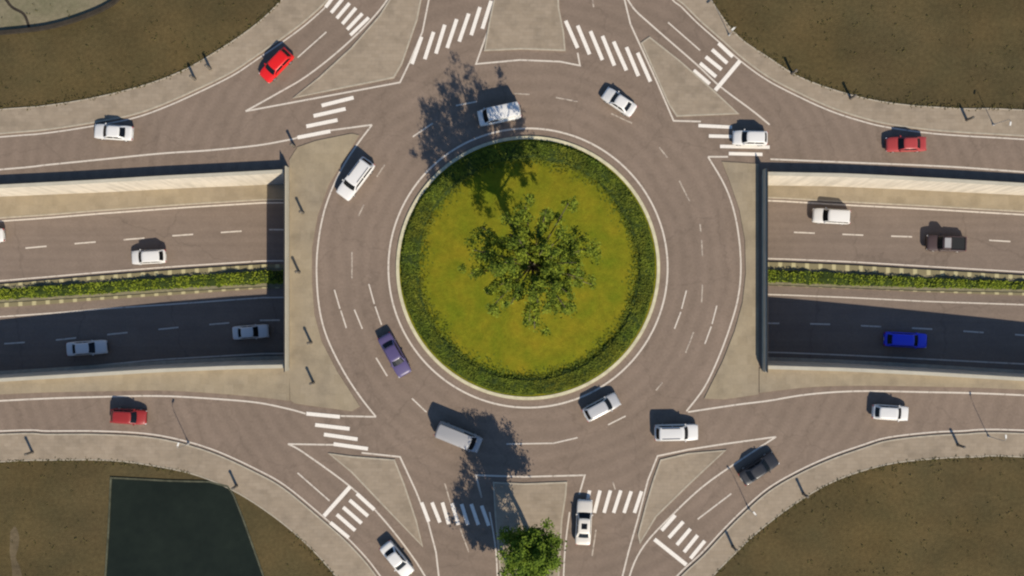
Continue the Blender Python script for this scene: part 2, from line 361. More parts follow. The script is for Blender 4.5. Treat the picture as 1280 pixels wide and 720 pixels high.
# splitter islands
def island(pts, name='traffic_island', m='paving'):
    p = poly_fix(PL(pts)); V, F = [], []
    struct(prism(name, p, -.05, .09, M[m]))
    q = offset(p, .0, True); a = offset(q, .1, True); b = offset(q, -.1, True)
    wallstrip(V, F, a + [a[0]], b + [b[0]], -.05, .105)
    return struct(link('kerb', V, F, M['kerb']))
island([(368, 122), (400, 97), (440, 60), (475, 20), (500, -20), (512, -70), (530, -75), (530, -20), (521, 25), (502, 80), (492, 97), (432, 109)])
island([(620, -120), (618, 0), (612, 28), (606, 63), (652, 61), (706, 63), (704, 40), (698, 10), (694, -120)])
island([(812, 47), (850, 77), (892, 114), (922, 142), (846, 145), (836, 130), (802, 54)])
island([(412, 567), (440, 571), (493, 575), (505, 605), (520, 650), (528, 682), (480, 632), (440, 590)])
island([(826, 575), (860, 567), (906, 563), (862, 604), (820, 645), (800, 678), (798, 668), (808, 630), (817, 600)])
med = [(617, 603), (655, 605), (708, 603), (707, 618), (702, 650), (698, 720), (696, 1100), (628, 1100), (626, 720), (619, 640)]
island(med)
struct(prism('planting_bed', PL([(628, 700), (693, 700), (692, 720), (690, 1090), (634, 1090), (631, 720)]), .05, .11, M['soil']))

# ------------------------------------------------------------------ road markings
def marks(name, m, items, z):
    V, F = [], []
    for i, (pts, wd) in enumerate(items):
        ribbon(V, F, pts, wd, z + (i % 7) * .0006)
    return struct(link(name, V, F, M[m]))
def arc(r, a0, a1, n=96): return [Vector((cx + r * math.cos(R(a0 + (a1 - a0) * i / n)), cy + r * math.sin(R(a0 + (a1 - a0) * i / n)), 0)) for i in range(n + 1)]
E = []
def edge(pts, wd=.2, sm=True): E.append((smooth_pl(PL(pts), 5) if sm else PL(pts), wd))
edge([(-900, 292), (-300, 236), (0, 212), (60, 206), (120, 200), (200, 192), (260, 188), (320, 182), (360, 175), (372, 172)])
edge([(413, 163), (465, 156)], sm=False)
edge([(465, 156), (440, 190), (420, 225), (405, 265), (397, 310), (396, 350), (400, 390), (410, 425), (430, 465), (451, 497), (470, 521)])
edge([(470, 521), (426, 520)], sm=False)
edge([(382, 517), (360, 511), (320, 503), (260, 498), (200, 495), (130, 496), (0, 501), (-300, 520), (-900, 566)])
edge([(963, 199), (1060, 203), (1180, 208), (1280, 215), (1600, 238), (2300, 300)])
edge([(885, 196), (910, 196)], sm=False)
edge([(885, 196), (905, 230), (917, 262), (924, 300), (926, 340), (922, 375), (912, 410), (897, 450), (880, 485), (858, 514)])
edge([(860, 515), (920, 506), (960, 501), (1010, 493), (1070, 489), (1150, 490), (1280, 494), (1600, 512), (2300, 570)])
for K_, s in ((KNW, -1), (KNE, -1), (KSW, 1), (KSE, 1)):
    E.append((offset(K_, s * .42), .17))
edge([(307, 139), (350, 115), (385, 94), (430, 58), (470, 18), (492, -15), (505, -60)])
edge([(307, 139), (420, 118), (500, 103), (512, 78), (528, 40), (536, 0), (542, -60)], sm=False)
edge([(620, -60), (617, 0), (610, 38), (595, 80), (650, 75), (700, 77), (725, 82), (722, 66)], sm=False)
edge([(690, -60), (694, -10), (700, 22)], sm=False)
edge([(776, -20), (788, 30), (798, 52), (820, 100), (842, 151), (876, 152)], sm=False)
edge([(776, -20), (790, 8), (815, 32), (870, 80), (900, 108), (940, 138), (962, 156)])
edge([(360, 555), (380, 566), (440, 610), (480, 650), (520, 702), (545, 745)])
edge([(360, 555), (417, 556)], sm=False)
edge([(452, 566), (500, 571), (520, 614), (535, 652), (545, 690), (553, 760)], sm=False)
edge([(970, 546), (930, 572), (880, 607), (840, 644), (805, 682), (787, 720), (775, 780)])
edge([(970, 546), (905, 555), (860, 562), (822, 570), (810, 600), (797, 650), (785, 692), (772, 745)], sm=False)
edge([(602, 622), (595, 594), (655, 596), (731, 594), (724, 618)], sm=False)
edge([(612, 640), (620, 690), (623, 760)], .18)
edge([(712, 640), (706, 690), (703, 760)], .18)
marks('edge_line', 'line', E, .012)
V, F = [], []
ringp = arc(17.45, 0, 360, 180)[:-1]
ribbon(V, F, ringp, .22, .0185, True)
struct(link('edge_line', V, F, M['line']))
seg = lambda *a: [([P(p[0], p[1]), P(p[2], p[3])], .17) for p in a]
marks('lane_line', 'line', seg((418, 362, 425, 386), (426, 388, 433, 410), (443, 387, 453, 411), (461, 355, 468, 380), (469, 383, 477, 406), (515, 498, 533, 515), (470, 447, 484, 470),
    (858, 363, 852, 386), (851, 390, 843, 411), (896, 382, 890, 405), (889, 408, 881, 430), (408, 40, 372, 72), (835, 28, 875, 63), (372, 591, 412, 626), (914, 617, 872, 649),
    (633, 555, 692, 554), (692, 554, 722, 547), (570, 132, 596, 127), (516, 171, 541, 154), (760, 531, 782, 520)), .0225)
marks('worn_lane_line', 'faint', seg((440, 315, 440, 348), (481, 206, 471, 221), (455, 256, 448, 270), (849, 226, 862, 252), (877, 300, 878, 320), (875, 280, 876, 290), (867, 415, 857, 441), (878, 356, 877, 378),
    (695, 122, 722, 127), (643, 117, 662, 118), (824, 184, 834, 197), (820, 488, 828, 478), (764, 142, 790, 154), (575, 660, 586, 690), (556, 604, 563, 628), (745, 662, 740, 695), (766, 602, 769, 612), (740, -6, 742, 9), (597, 605, 602, 622)), .0225)
def bars(L, wd=.5, name='crosswalk'):
    V, F = [], []
    for a in L: ribbon(V, F, [P(a[0], a[1]), P(a[2], a[3])], wd, .028)
    return struct(link(name, V, F, M['bar']))
bars([(515, 80, 527, 46), (531, 74, 542, 40), (545, 67, 556, 31), (559, 60, 571, 24), (574, 52, 586, 17), (589, 44, 600, 9), (603, 36, 614, 1)], .46)
bars([(707, 26, 722, 60), (722, 32, 737, 68), (738, 39, 753, 75), (753, 45, 768, 82), (767, 52, 783, 88), (783, 59, 798, 95), (797, 66, 813, 102)], .46)
bars([(867, 88, 887, 105), (875, 79, 895, 96), (882, 71, 902, 87), (890, 62, 909, 79), (898, 54, 916, 71)], .46)
bars([(894, 113, 925, 76)], .5, 'stop_line')
bars([(407, 9, 419, -7), (414, 16, 428, -1), (421, 23, 437, 4), (428, 30, 445, 10), (434, 37, 453, 17)], .44)
bars([(438, 44, 461, 22)], .42, 'stop_line')
bars([(372, 172, 413, 164), (383, 158, 422, 150), (392, 145, 432, 136), (402, 132, 442, 122)], .46)
bars([(873, 157, 915, 159), (886, 170, 925, 171), (900, 183, 962, 184), (911, 192, 953, 193)], .42)
bars([(383, 517, 425, 521), (394, 531, 437, 536), (405, 543, 447, 549), (417, 555, 460, 561)], .46)
bars([(527, 628, 536, 652), (540, 628, 550, 653), (553, 628, 561, 655), (565, 629, 573, 656), (577, 630, 585, 656), (589, 630, 598, 656), (602, 632, 611, 657)], .44)
bars([(737, 613, 731, 640), (750, 613, 743, 641), (763, 613, 755, 641), (776, 613, 767, 641), (789, 614, 780, 641), (802, 614, 793, 641)], .44)
bars([(438, 608, 405, 645)], .5, 'stop_line')
bars([(413, 653, 436, 672), (421, 643, 444, 663), (429, 634, 452, 654), (437, 625, 460, 645), (446, 617, 468, 637)], .46)
bars([(818, 674, 858, 706)], .5, 'stop_line')
bars([(827, 663, 844, 644), (836, 672, 854, 652), (846, 681, 863, 661), (855, 690, 872, 669), (863, 698, 881, 676)], .46)

# ------------------------------------------------------------------ central island
circ = lambda r, n=160: [Vector((cx + r * math.cos(2 * math.pi * i / n), cy + r * math.sin(2 * math.pi * i / n), 0)) for i in range(n)]
V, F = [], []
a = circ(16.48); b = circ(16.08)
wallstrip(V, F, a + [a[0]], b + [b[0]], -.05, .17)
struct(link('island_kerb', V, F, M['kerb_cream']))
# lawn, gently domed
V, F = [], []; nr, na = 14, 96
V.append(Vector((cx, cy, .52)))
for i in range(1, nr + 1):
    r = 16.12 * i / nr
    for j in range(na):
        t = 2 * math.pi * j / na
        V.append(Vector((cx + r * math.cos(t), cy + r * math.sin(t), .12 + .4 * (1 - (r / 16.12) ** 2) + .02 * math.sin(3 * t + r))))
for j in range(na): F.append((0, 1 + j, 1 + (j + 1) % na))
for i in range(nr - 1):
    for j in range(na):
        q = 1 + i * na; F.append((q + j, q + na + j, q + na + (j + 1) % na, q + (j + 1) % na))
struct(link('lawn', V, F, M['lawn'], smooth=True))

def leaves(V, F, c, n, rad, size, tilt=.9, zsq=1.0, shell=.55):
    """n leaf quads around centre c inside an ellipsoid"""
    for _ in range(n):
        d = rng.normal(size=3); d /= np.linalg.norm(d); rr = rad * (shell + (1 - shell) * rng.random()) 
        p = Vector((c[0] + d[0] * rr, c[1] + d[1] * rr, c[2] + d[2] * rr * zsq))
        leafquad(V, F, p, size * (.6 + .8 * rng.random()), tilt)
def leafquad(V, F, p, s, tilt=.9):
    a = rng.random() * 6.283; u = Vector((math.cos(a), math.sin(a), (rng.random() - .5) * tilt * 2)); u.normalize()
    nrm = Vector(((rng.random() - .5) * tilt * 2, (rng.random() - .5) * tilt * 2, 1)); v = nrm.cross(u).normalized() * .55
    k = len(V); V.extend([p - u * s * .5, p - v * s * .5 + u * s * .05, p + u * s * .55, p + v * s * .5 + u * s * .05]); F.append((k, k + 1, k + 2, k + 3))

def ring_hedge():
    V, F = [], []; n = 220; mi = []
    prof = [(15.8, .1), (15.8, .36), (15.6, .5), (14.8, .56), (14.1, .52), (13.75, .42), (13.62, .1)]
    for i in range(n):
        t = 2 * math.pi * i / n; wob = .07 * math.sin(t * 7 + 1) + .05 * math.sin(t * 17) + .05 * rng.normal()
        for k, (r, z) in enumerate(prof):
            rr = r + (wob * 1.3 if k >= 4 else 0) + .05 * rng.normal(); V.append(Vector((cx + rr * math.cos(t), cy + rr * math.sin(t), z + (.05 * rng.normal() if 0 < k < 6 else 0))))
    m = len(prof)
    for i in range(n):
        for k in range(m - 1):
            j = (i + 1) % n; F.append((i * m + k, i * m + k + 1, j * m + k + 1, j * m + k))
    mi += [0] * len(F)
    nf = len(F)
    for _ in range(24000):
        t = rng.random() * 6.2832
        inner = 13.62 + .1 * math.sin(t * 7 + 1) + .08 * math.sin(t * 17) + .12 * rng.normal()
        r = inner + (15.8 - inner) * rng.random()
        z = (.5 + .16 * rng.random() if 14.0 < r < 15.65 else .2 + .32 * rng.random()) + .05 * math.sin(t * 23) * math.sin(t * 9 + r)
        leafquad(V, F, Vector((cx + r * math.cos(t), cy + r * math.sin(t), z)), .15 + .15 * rng.random(), .55)
    for _ in range(2600):       # untrimmed shoots and ground ivy creeping from the hedge on to the lawn
        t = rng.random() * 6.2832; r = 13.7 - abs(rng.normal()) * (.4 + .35 * math.sin(t * 5 + 2) ** 2)
        leafquad(V, F, Vector((cx + r * math.cos(t), cy + r * math.sin(t), .27 + .1 * rng.random())), .16 + .2 * rng.random(), .5)
    mi += [1] * (len(F) - nf)
    o = link('round_hedge', V, F, None, mats=[M['hedge_core'], M['hedge_leaf']], mi=mi)
    tag(o, 'dark green clipped hedge forming a ring round the island lawn', 'hedge')
ring_hedge()

def tube(V, F, pts, rads, n=7):
    k0 = len(V)
    for i, p in enumerate(pts):
        a = pts[max(i - 1, 0)]; b = pts[min(i + 1, len(pts) - 1)]; d = (b - a).normalized()
        u = d.cross(Vector((.3, .2, 1)) if abs(d.z) < .9 else Vector((1, 0, 0))).normalized(); v = d.cross(u)
        for j in range(n):
            t = 2 * math.pi * j / n; V.append(p + (u * math.cos(t) + v * math.sin(t)) * rads[i])
    for i in range(len(pts) - 1):
        for j in range(n):
            F.append((k0 + i * n + j, k0 + i * n + (j + 1) % n, k0 + (i + 1) * n + (j + 1) % n, k0 + (i + 1) * n + j))
    F.append(tuple(k0 + (len(pts) - 1) * n + j for j in range(n))); F.append(tuple(k0 + j for j in reversed(range(n))))

def tree(base, trunk_h, crown_r, crown_z, crown_hh, nl, clump_r, per, leafm, label, name='roundabout_tree', size=.28, tr=.38, seed=1, group=None, gapc=.25, tufts=7):
    global rng
    rng = np.random.default_rng(seed)
    root = empty(name, base)
    V, F = [], []
    T = [Vector((0, 0, 0)), Vector((.1, .05, trunk_h * .35)), Vector((-.05, .1, trunk_h * .7)), Vector((0, 0, trunk_h)), Vector((.05, 0, crown_z))]
    tube(V, F, T, [tr * 1.35, tr, tr * .85, tr * .7, tr * .3], 10)
    LV, LF = [], []
    for i in range(nl):
        t = 2.39996 * i + rng.random() * .4; fr = max(((i + .5) / nl) ** .55, gapc)
        r = crown_r * fr * (.88 + .16 * rng.random())
        z = crown_z + crown_hh * (1 - fr ** 2) * .8 - crown_hh * .3 + rng.normal() * crown_hh * .22
        e = Vector((r * math.cos(t), r * math.sin(t), z)); s = Vector((0, 0, trunk_h * (.8 + .35 * rng.random() * (1 - fr))))
        mid = s.lerp(e, .5) + Vector((0, 0, .5 + crown_hh * .1))
        tube(V, F, [s, mid, e], [tr * .38, tr * .2, .05], 5)
        cr = clump_r * (.7 + .6 * rng.random())
        # a spray hangs along the end of each limb: several tufts of unequal size
        for q_ in range(tufts):
            u = .6 + .46 * q_ / tufts
            c = s.lerp(e, u) + Vector((rng.normal() * cr * .34, rng.normal() * cr * .34, (rng.random() - .6) * cr * 1.6 + .4))
            leaves(LV, LF, c, per // tufts, cr * (.32 + .3 * rng.random()), size, .8, 1.1, .1)
    link('trunk', V, F, M['bark'], root, smooth=True)
    link('crown', LV, LF, M[leafm], root)
    tag(root, label, 'tree', group)
    return root
b = P(664, 333)
tree((b.x, b.y, .5), 9.0, 7.8, 13.2, 3.8, 40, 1.5, 540, 'tree_leaf', 'tall spreading green tree standing alone in the middle of the round lawn', seed=5)
b = P(661, 666)
tree((b.x, b.y, .11), 6.2, 3.2, 8.6, 2.6, 30, 1.6, 760, 'palm_leaf', 'bright green tree on the paved median below the roundabout', 'median_tree', .28, .26, 11, gapc=.1)
b = P(657, 752)
tree((b.x, b.y, .11), 6.6, 3.6, 9.2, 2.4, 28, 1.5, 650, 'palm_leaf', 'second tree of the median, mostly below the edge of view behind the first', 'median_tree', .28, .28, 12, gapc=.1)

# ------------------------------------------------------------------ sunken highway
def fband(name, fa, fb, x0, x1, dz, m, thick=None, parent=None, st=True, oa=0, ob=0, step=3.0):
    xs = xs_between(x0, x1, step); V, F = [], []
    if thick is None:
        for x in xs: V += [Vector((x, fa(x) + oa, zf(x) + dz)), Vector((x, fb(x) + ob, zf(x) + dz))]
        for i in range(len(xs) - 1): F.append((2 * i, 2 * i + 1, 2 * i + 3, 2 * i + 2))
    else:
        wallstrip(V, F, [Vector((x, fa(x) + oa, 0)) for x in xs], [Vector((x, fb(x) + ob, 0)) for x in xs], [zf(x) + dz - thick for x in xs], [zf(x) + dz for x in xs])
    o = link(name, V, F, M[m], parent)
    return struct(o) if st else o
fband('sunken_road', f_nwall, f_swall, -XE, XE, 0, 'trench_asphalt', oa=.3, ob=-.3)
fband('sidewalk', f_nwall, f_nwalk, -XE, XE, .16, 'plaza', .4, ob=.35, oa=.2)
fband('kerb', f_nwalk, f_nwalk, -XE, XE, .18, 'kerb', .4, oa=.35, ob=.15)
fband('kerb', f_mline, f_hN, -XE, XE, .2, 'kerb_blocks', .3, oa=-.36, ob=-.1)
fband('kerb', f_hS, f_sline, -XE, XE, .2, 'kerb_blocks', .3, oa=.02, ob=1.02)
fband('planting_bed', f_hN, f_hS, -XE, XE, .12, 'soil', .2, oa=-.05, ob=.05)
fband('kerb', f_swall, f_swall, -XE, XE, .2, 'kerb', .4, oa=-.1, ob=.75)
for f, wd, o in ((f_nwalk, .2, -.15), (f_mline, .17, .1), (f_sline, .17, -.2), (f_eline, .17, 0)):
    fband('edge_line', f, f, -120, 120, .008, 'line', oa=o + wd / 2, ob=o - wd / 2)
def dashes(f, ph, L=2.7, per=6.3):
    V, F = [], []
    x = -110 + ph
    while x < 110:
        k = len(V)
        for q in (x, x + L): V += [Vector((q, f(q) + .09, zf(q) + .009)), Vector((q, f(q) - .09, zf(q) + .009))]
        F.append((k, k + 1, k + 3, k + 2)); x += per
    struct(link('lane_line', V, F, M['line']))
dashes(f_ndash, 2.3); dashes(f_sdash, 4.1, 2.6, 6.6)

def retaining(x0, x1, f, s, label):
    """s=+1 north wall (face to the south), -1 south wall; slightly battered face, parapet and coping on top"""
    root = empty('retaining_wall', ((x0 + x1) / 2, f((x0 + x1) / 2), 0)); L = root.location
    xs = xs_between(x0, x1, 3.0); V, F = [], []; n = len(xs)
    for x in xs:
        y = f(x); z = zf(x)
        bat = .45 * min(1, -z / 6) if s > 0 else .15
        V += [Vector((x, y - s * (.16 + bat), z - .3)), Vector((x, y - s * .16, 1.04)), Vector((x, y + s * .16, 1.04)), Vector((x, y + s * .16, -.05)), Vector((x, y + s * .5, -.2)), Vector((x, y + s * .5, z - .3))]
    for i in range(n - 1):
        for k in range(6):
            a, b_ = 6 * i + k, 6 * i + (k + 1) % 6; F.append((a, b_, b_ + 6, a + 6))
    F += [tuple(range(6)), tuple(reversed(range(6 * n - 6, 6 * n)))]
    link('wall', [v - L for v in V], F, M['wall'], root)
    V, F = [], []
    wallstrip(V, F, [Vector((x, f(x) + .22, 0)) for x in xs], [Vector((x, f(x) - .22, 0)) for x in xs], 1.04, 1.14)
    link('coping', [v - L for v in V], F, M['coping'], root)
    tag(root, label, 'retaining wall')
e = .25
retaining(-120, XW - e, f_nwall, 1, 'sunlit pale concrete wall on the upper side of the left sunken highway')
retaining(XR + e, 120, f_nwall, 1, 'sunlit pale concrete wall on the upper side of the right sunken highway')
retaining(-120, XW - e, f_swall, -1, 'shaded concrete wall on the lower side of the left sunken highway')
retaining(XR + e, 120, f_swall, -1, 'shaded concrete wall on the lower side of the right sunken highway')

# bridge carrying the ring over the highway
def bridge():
    root = empty('bridge', (0, 3, 0))
    L = root.location
    xs = xs_between(XW - .2, XR + .2, 6.0); V, F = [], []
    wallstrip(V, F, [Vector((x, f_nwall(x) + .8, 0)) for x in xs], [Vector((x, f_swall(x) - .8, 0)) for x in xs], -1.1, -.012)
    link('deck', [v - L for v in V], F, M['coping'], root)
    for f, s in ((f_nwall, 1), (f_swall, -1)):
        V, F = [], []
        wallstrip(V, F, [Vector((x, f(x) - s * .3, 0)) for x in xs], [Vector((x, f(x) + s * .6, 0)) for x in xs], -7.9, -1.1)
        link('abutment', [v - L for v in V], F, M['wall'], root)
    for k in range(7):
        x = XW + 5 + k * (XR - XW - 10) / 6; ym = (f_hN(x) + f_hS(x)) / 2; V, F = [], []
        tube(V, F, [Vector((x, ym, zf(x))), Vector((x, ym, -1.1))], [.5, .5], 14)
        link('pier', [v - L for v in V], F, M['wall'], root)
    for X, hgt in ((XW, 1.75), (XR, 1.75)):
        yN, yS = f_nwall(X) + .6, f_swall(X) - .6; V, F = [], []
        wallstrip(V, F, [Vector((X - .15, yN, 0)), Vector((X - .15, yS, 0))], [Vector((X + .15, yN, 0)), Vector((X + .15, yS, 0))], -.3, hgt - .3)
        link('parapet', [v - L for v in V], F, M['coping'], root)
        V, F = [], []
        for zr in (hgt - .16, hgt): tube(V, F, [Vector((X, yN, zr)), Vector((X, yS, zr))], [.06, .06], 8)
        n = 12
        for i in range(n):
            y = yN + (yS - yN) * (i + .02) / (n - 1 + .04); tube(V, F, [Vector((X, y, hgt - .3)), Vector((X, y, hgt))], [.04, .04], 6)
        link('railing', [v - L for v in V], F, M['dark_post'], root)
    tag(root, 'wide concrete bridge deck carrying the roundabout over the sunken highway', 'bridge')
bridge()

def median_hedge(x0, x1, label, seed):
    global rng
    rng = np.random.default_rng(seed); V, F = [], []; xs = xs_between(x0, x1, .5)
    m = 5
    for x in xs:
        yn, ys, z = f_hN(x) - .38, f_hS(x) + .38, zf(x); w1 = .12 * rng.normal(); w2 = .12 * rng.normal(); hh = .5 + .2 * math.sin(x * .9) * math.sin(x * .37) + .07 * rng.normal(); gp = .35 * max(0, math.sin(x * .55 + 1.3 * math.sin(x * .21)) - .45); w1 -= gp; w2 += gp * .9
        V += [Vector((x, yn - .12, z + .1)), Vector((x, yn - .15 + w1, z + hh)), Vector((x, (yn + ys) / 2, z + hh + .12)), Vector((x, ys + .15 + w2, z + hh)), Vector((x, ys + .12, z + .1))]
    for i in range(len(xs) - 1):
        for k in range(m - 1): F.append((i * m + k, i * m + m + k, i * m + m + k + 1, i * m + k + 1))
    mi = [0] * len(F)
    for _ in range(int((x1 - x0) * 110)):
        x = x0 + (x1 - x0) * rng.random(); yn, ys, z = f_hN(x) - .38, f_hS(x) + .38, zf(x)
        if math.sin(x * 1.7) * math.sin(x * .63 + 1) > .15 and rng.random() < .65: continue
        t = rng.random(); y = ys + .05 + (yn - ys - .1) * t; ht = (.35 if min(t, 1 - t) < .08 else .5 + .2 * math.sin(x * .9) * math.sin(x * .37))
        leafquad(V, F, Vector((x, y, z + ht + .2 * rng.random())), .16 + .22 * rng.random(), .7); mi.append(1)
    o = link('median_hedge', V, F, None, mats=[M['hedge_core'], M['median_leaf']], mi=mi)
    tag(o, label, 'hedge', 'low hedges along the highway median')
median_hedge(-100, XW - 2, 'low green hedge between kerbs in the left highway median', 21)
median_hedge(XR + 2, 100, 'low green hedge between kerbs in the right highway median', 22)

# ------------------------------------------------------------------ fields: pond, pale ground, dark low wall
pond = PL([(139, 597), (215, 601), (262, 602), (285, 608), (292, 618), (304, 648), (331, 724), (350, 780), (352, 860), (130, 860), (132, 720), (136, 660)])
struct(sheet('pond_water', [pond], .02, M['water']))
pp = poly_fix(pond); a = offset(pp, -.0, True); V, F = [], []
aa = offset(a, -.1, True); bb = offset(a, .1, True)
wallstrip(V, F, aa + [aa[0]], bb + [bb[0]], -.05, .12)
o = link('pond_edging', V, F, M['pond_edge'])
struct(o)
ed = smooth_pl(PL([(-60, 48), (0, 42), (60, 35), (105, 22), (138, 7), (152, -8), (158, -40)]), 5)
struct(sheet('pale_ground', [ed + PL([(100, -120), (-60, -120)])], .012, M['dry_ground']))
V, F = [], []
wallstrip(V, F, offset(ed, .22), offset(ed, -.22), -.1, .45)
o = link('low_wall', V, F, M['dark_stone'])
tag(o, 'low dark curved wall round the pale ground in the top left corner', 'wall')
V, F = [], []
ribbon(V, F, smooth_pl(PL([(2, -10), (14, 8), (30, 18), (37, 36)]), 5), .35, .02)
struct(link('drain_channel', V, F, M['dark_stone']))
struct(sheet('bare_soil', [smooth_pl(PL([(13, 664), (19, 658), (24, 670), (23, 684), (20, 697), (26, 712), (31, 745), (17, 745), (15, 712), (12, 690)]), 4)], .010, M['bare']))

# low weeds and dry grass: ragged fringe at the kerb and tufts over the fields
rng = np.random.default_rng(99); V, F = [], []
for F_, K_ in ((FNW, KNW), (FNE, KNE), (FSW, KSW), (FSE, KSE)):
    Lp = [(a_, b_) for a_, b_ in zip(F_[:-1], F_[1:]) if max(abs(a_.x), abs(b_.x)) < 75 and max(abs(a_.y), abs(b_.y)) < 48]
    away = [(F_[len(F_) // 2] - K_[len(K_) // 2]).normalized()]
    for a_, b_ in Lp:
        n_ = Vector((-(b_ - a_).y, (b_ - a_).x, 0)).normalized(); n_ = n_ if n_.dot(away[0]) > 0 else -n_
        for _ in range(int((b_ - a_).length * 9)):
            d = abs(rng.normal()) * .35 - .05 if rng.random() < .6 else rng.random() * 16
            p = a_.lerp(b_, rng.random()) + n_ * d
            for _k in range(3): leafquad(V, F, Vector((p.x + rng.normal() * .12, p.y + rng.normal() * .12, .13)), .12 + .16 * rng.random(), .8)
pb = [(v.x, v.y) for v in pond]
def in_pond(p): return -52 < p.x < -28 and p.y < -23.2
keep = [f for f in F if not in_pond(V[f[0]])]
tag(link('weeds', V, keep, M['weeds']), None, None, None, 'stuff')
# ------------------------------------------------------------------ lamps
def box(V, F, x0, x1, y0, y1, z0, z1):
    k = len(V)
    V += [Vector(p) for p in ((x0, y0, z0), (x1, y0, z0), (x1, y1, z0), (x0, y1, z0), (x0, y0, z1), (x1, y0, z1), (x1, y1, z1), (x0, y1, z1))]
    F += [(k, k + 3, k + 2, k + 1), (k + 4, k + 5, k + 6, k + 7), (k, k + 1, k + 5, k + 4), (k + 1, k + 2, k + 6, k + 5), (k + 2, k + 3, k + 7, k + 6), (k + 3, k, k + 4, k + 7)]
def copy_tree(o, parent=None):
    c = o.copy(); C.objects.link(c)
    if parent: c.parent = parent
    for ch in [x for x in o.children]: copy_tree(ch, c)
    return c
def lathe(V, F, prof, n=12):
    k = len(V)
    for r, z in prof:
        for j in range(n): t = 2 * math.pi * j / n; V.append(Vector((r * math.cos(t), r * math.sin(t), z)))
    for i in range(len(prof) - 1):
        for j in range(n): F.append((k + i * n + j, k + i * n + (j + 1) % n, k + (i + 1) * n + (j + 1) % n, k + (i + 1) * n + j))
    F.append(tuple(k + j for j in reversed(range(n)))); F.append(tuple(k + (len(prof) - 1) * n + j for j in range(n)))
def make_bollard():
    root = empty('lamp_bollard', (0, 0, 0))
    V, F = [], []; lathe(V, F, [(.21, 0), (.21, .06), (.17, .1)]); link('base', V, F, M['dark_post'], root)
    V, F = [], []; lathe(V, F, [(.17, .1), (.16, 1.25)]); link('post', V, F, M['post_bronze'], root)
    V, F = [], []; lathe(V, F, [(.13, 1.25), (.13, 1.31), (.18, 1.33), (.19, 1.5), (.1, 1.58)]); link('lantern', V, F, M['post_bronze'], root)
    return root
BOL = [((379, 266), 0, 'dark lamp bollard on the left plaza, level with the top of the bridge rail'),
       ((374, 340), 0, 'dark lamp bollard on the left plaza, beside the end of the median hedge'),
       ((389, 428), 0, 'dark lamp bollard on the left plaza, closest to the silver car leaving the shade'),
       ((392, 478), 0, 'dark lamp bollard on the left plaza, closest to the lower frontage road'),
       ((368, 183), 0, 'dark lamp bollard at the end of the upper left crosswalk'),
       ((244, 99), 0, 'dark lamp bollard on the upper left sidewalk, nearer the white car'),
       ((263, 86), 0, 'dark lamp bollard on the upper left sidewalk, nearer the bright red car'),
       ((990, 92), 0, 'dark lamp bollard on the upper right sidewalk, first after the slip road crosswalk'),
       ((1063, 123), 0, 'dark lamp bollard on the upper right sidewalk, between its bend and the dark red car'),
       ((1208, 150), 0, 'dark lamp bollard on the upper right sidewalk, next to the street lamp'),
       ((1197, 556), 0, 'dark lamp bollard on the lower right sidewalk beyond the small white car'),
       ((1004, 617), 0, 'dark lamp bollard on the lower right sidewalk beside the black car'),
       ((916, 683), 0, 'dark lamp bollard on the lower right sidewalk beside the slip road crosswalk'),
       ((296, 607), 0, 'dark lamp bollard on the lower left sidewalk above the pond corner'),
       ((41, 565), 0, 'dark lamp bollard on the lower left sidewalk, farthest from the pond')]
proto = make_bollard()
for i, (p, a_, lab) in enumerate(BOL):
    o = proto if i == 0 else copy_tree(proto)
    q = P(*p); o.location = (q.x, q.y, .09)
    tag(o, lab, 'lamp bollard', 'dark lamp bollards along the pavements')
def make_lamp():
    root = empty('street_lamp', (0, 0, 0))
    V, F = [], []; lathe(V, F, [(.15, 0), (.15, .1), (.08, .16), (.08, .5)]); link('base', V, F, M['steel'], root)
    V, F = [], []; tube(V, F, [Vector((0, 0, .4)), Vector((0, 0, 2.2)), Vector((0, 0, 3.3)), Vector((.15, 0, 3.65)), Vector((.5, 0, 3.8))], [.04, .035, .03, .028, .025], 8)
    link('pole', V, F, M['steel'], root)
    V, F = [], []; box(V, F, .4, .85, -.09, .09, 3.76, 3.84); hd = link('lamp_head', V, F, M['lamp_white'], root)
    V, F = [], []; box(V, F, .45, .8, -.07, .07, 3.73, 3.76); link('lens', V, F, M['headlight'], hd)
    return root
LMP = [((1241, 156), -100, 'tall street lamp on the upper right sidewalk near the picture edge'), ((911, 44), -140, 'tall street lamp beside the crosswalk of the upper right slip road'),
       ((1235, 545), 95, 'tall street lamp on the lower right sidewalk near the picture edge'), ((936, 636), 130, 'tall street lamp on the sidewalk below the black car'),
       ((236, 554), 70, 'tall street lamp on the lower left sidewalk below the red hatchback')]
proto = make_lamp()
for i, (p, a_, lab) in enumerate(LMP):
    o = proto if i == 0 else copy_tree(proto)
    q = P(*p); o.location = (q.x, q.y, .09); o.rotation_euler = (0, 0, R(a_)); tag(o, lab, 'street lamp', 'tall street lamps along the outer pavements')

# ------------------------------------------------------------------ vehicles
def loft(V, F, st, n=None):
    """st = list of rings (same length), closed ends"""
    k = len(V); m = len(st[0])
    for r in st: V.extend(r)
    for i in range(len(st) - 1):
        for j in range(m):
            a, b_ = k + i * m + j, k + i * m + (j + 1) % m; F.append((a, b_, b_ + m, a + m))
    F.append(tuple(k + j for j in reversed(range(m)))); F.append(tuple(k + (len(st) - 1) * m + j for j in range(m)))
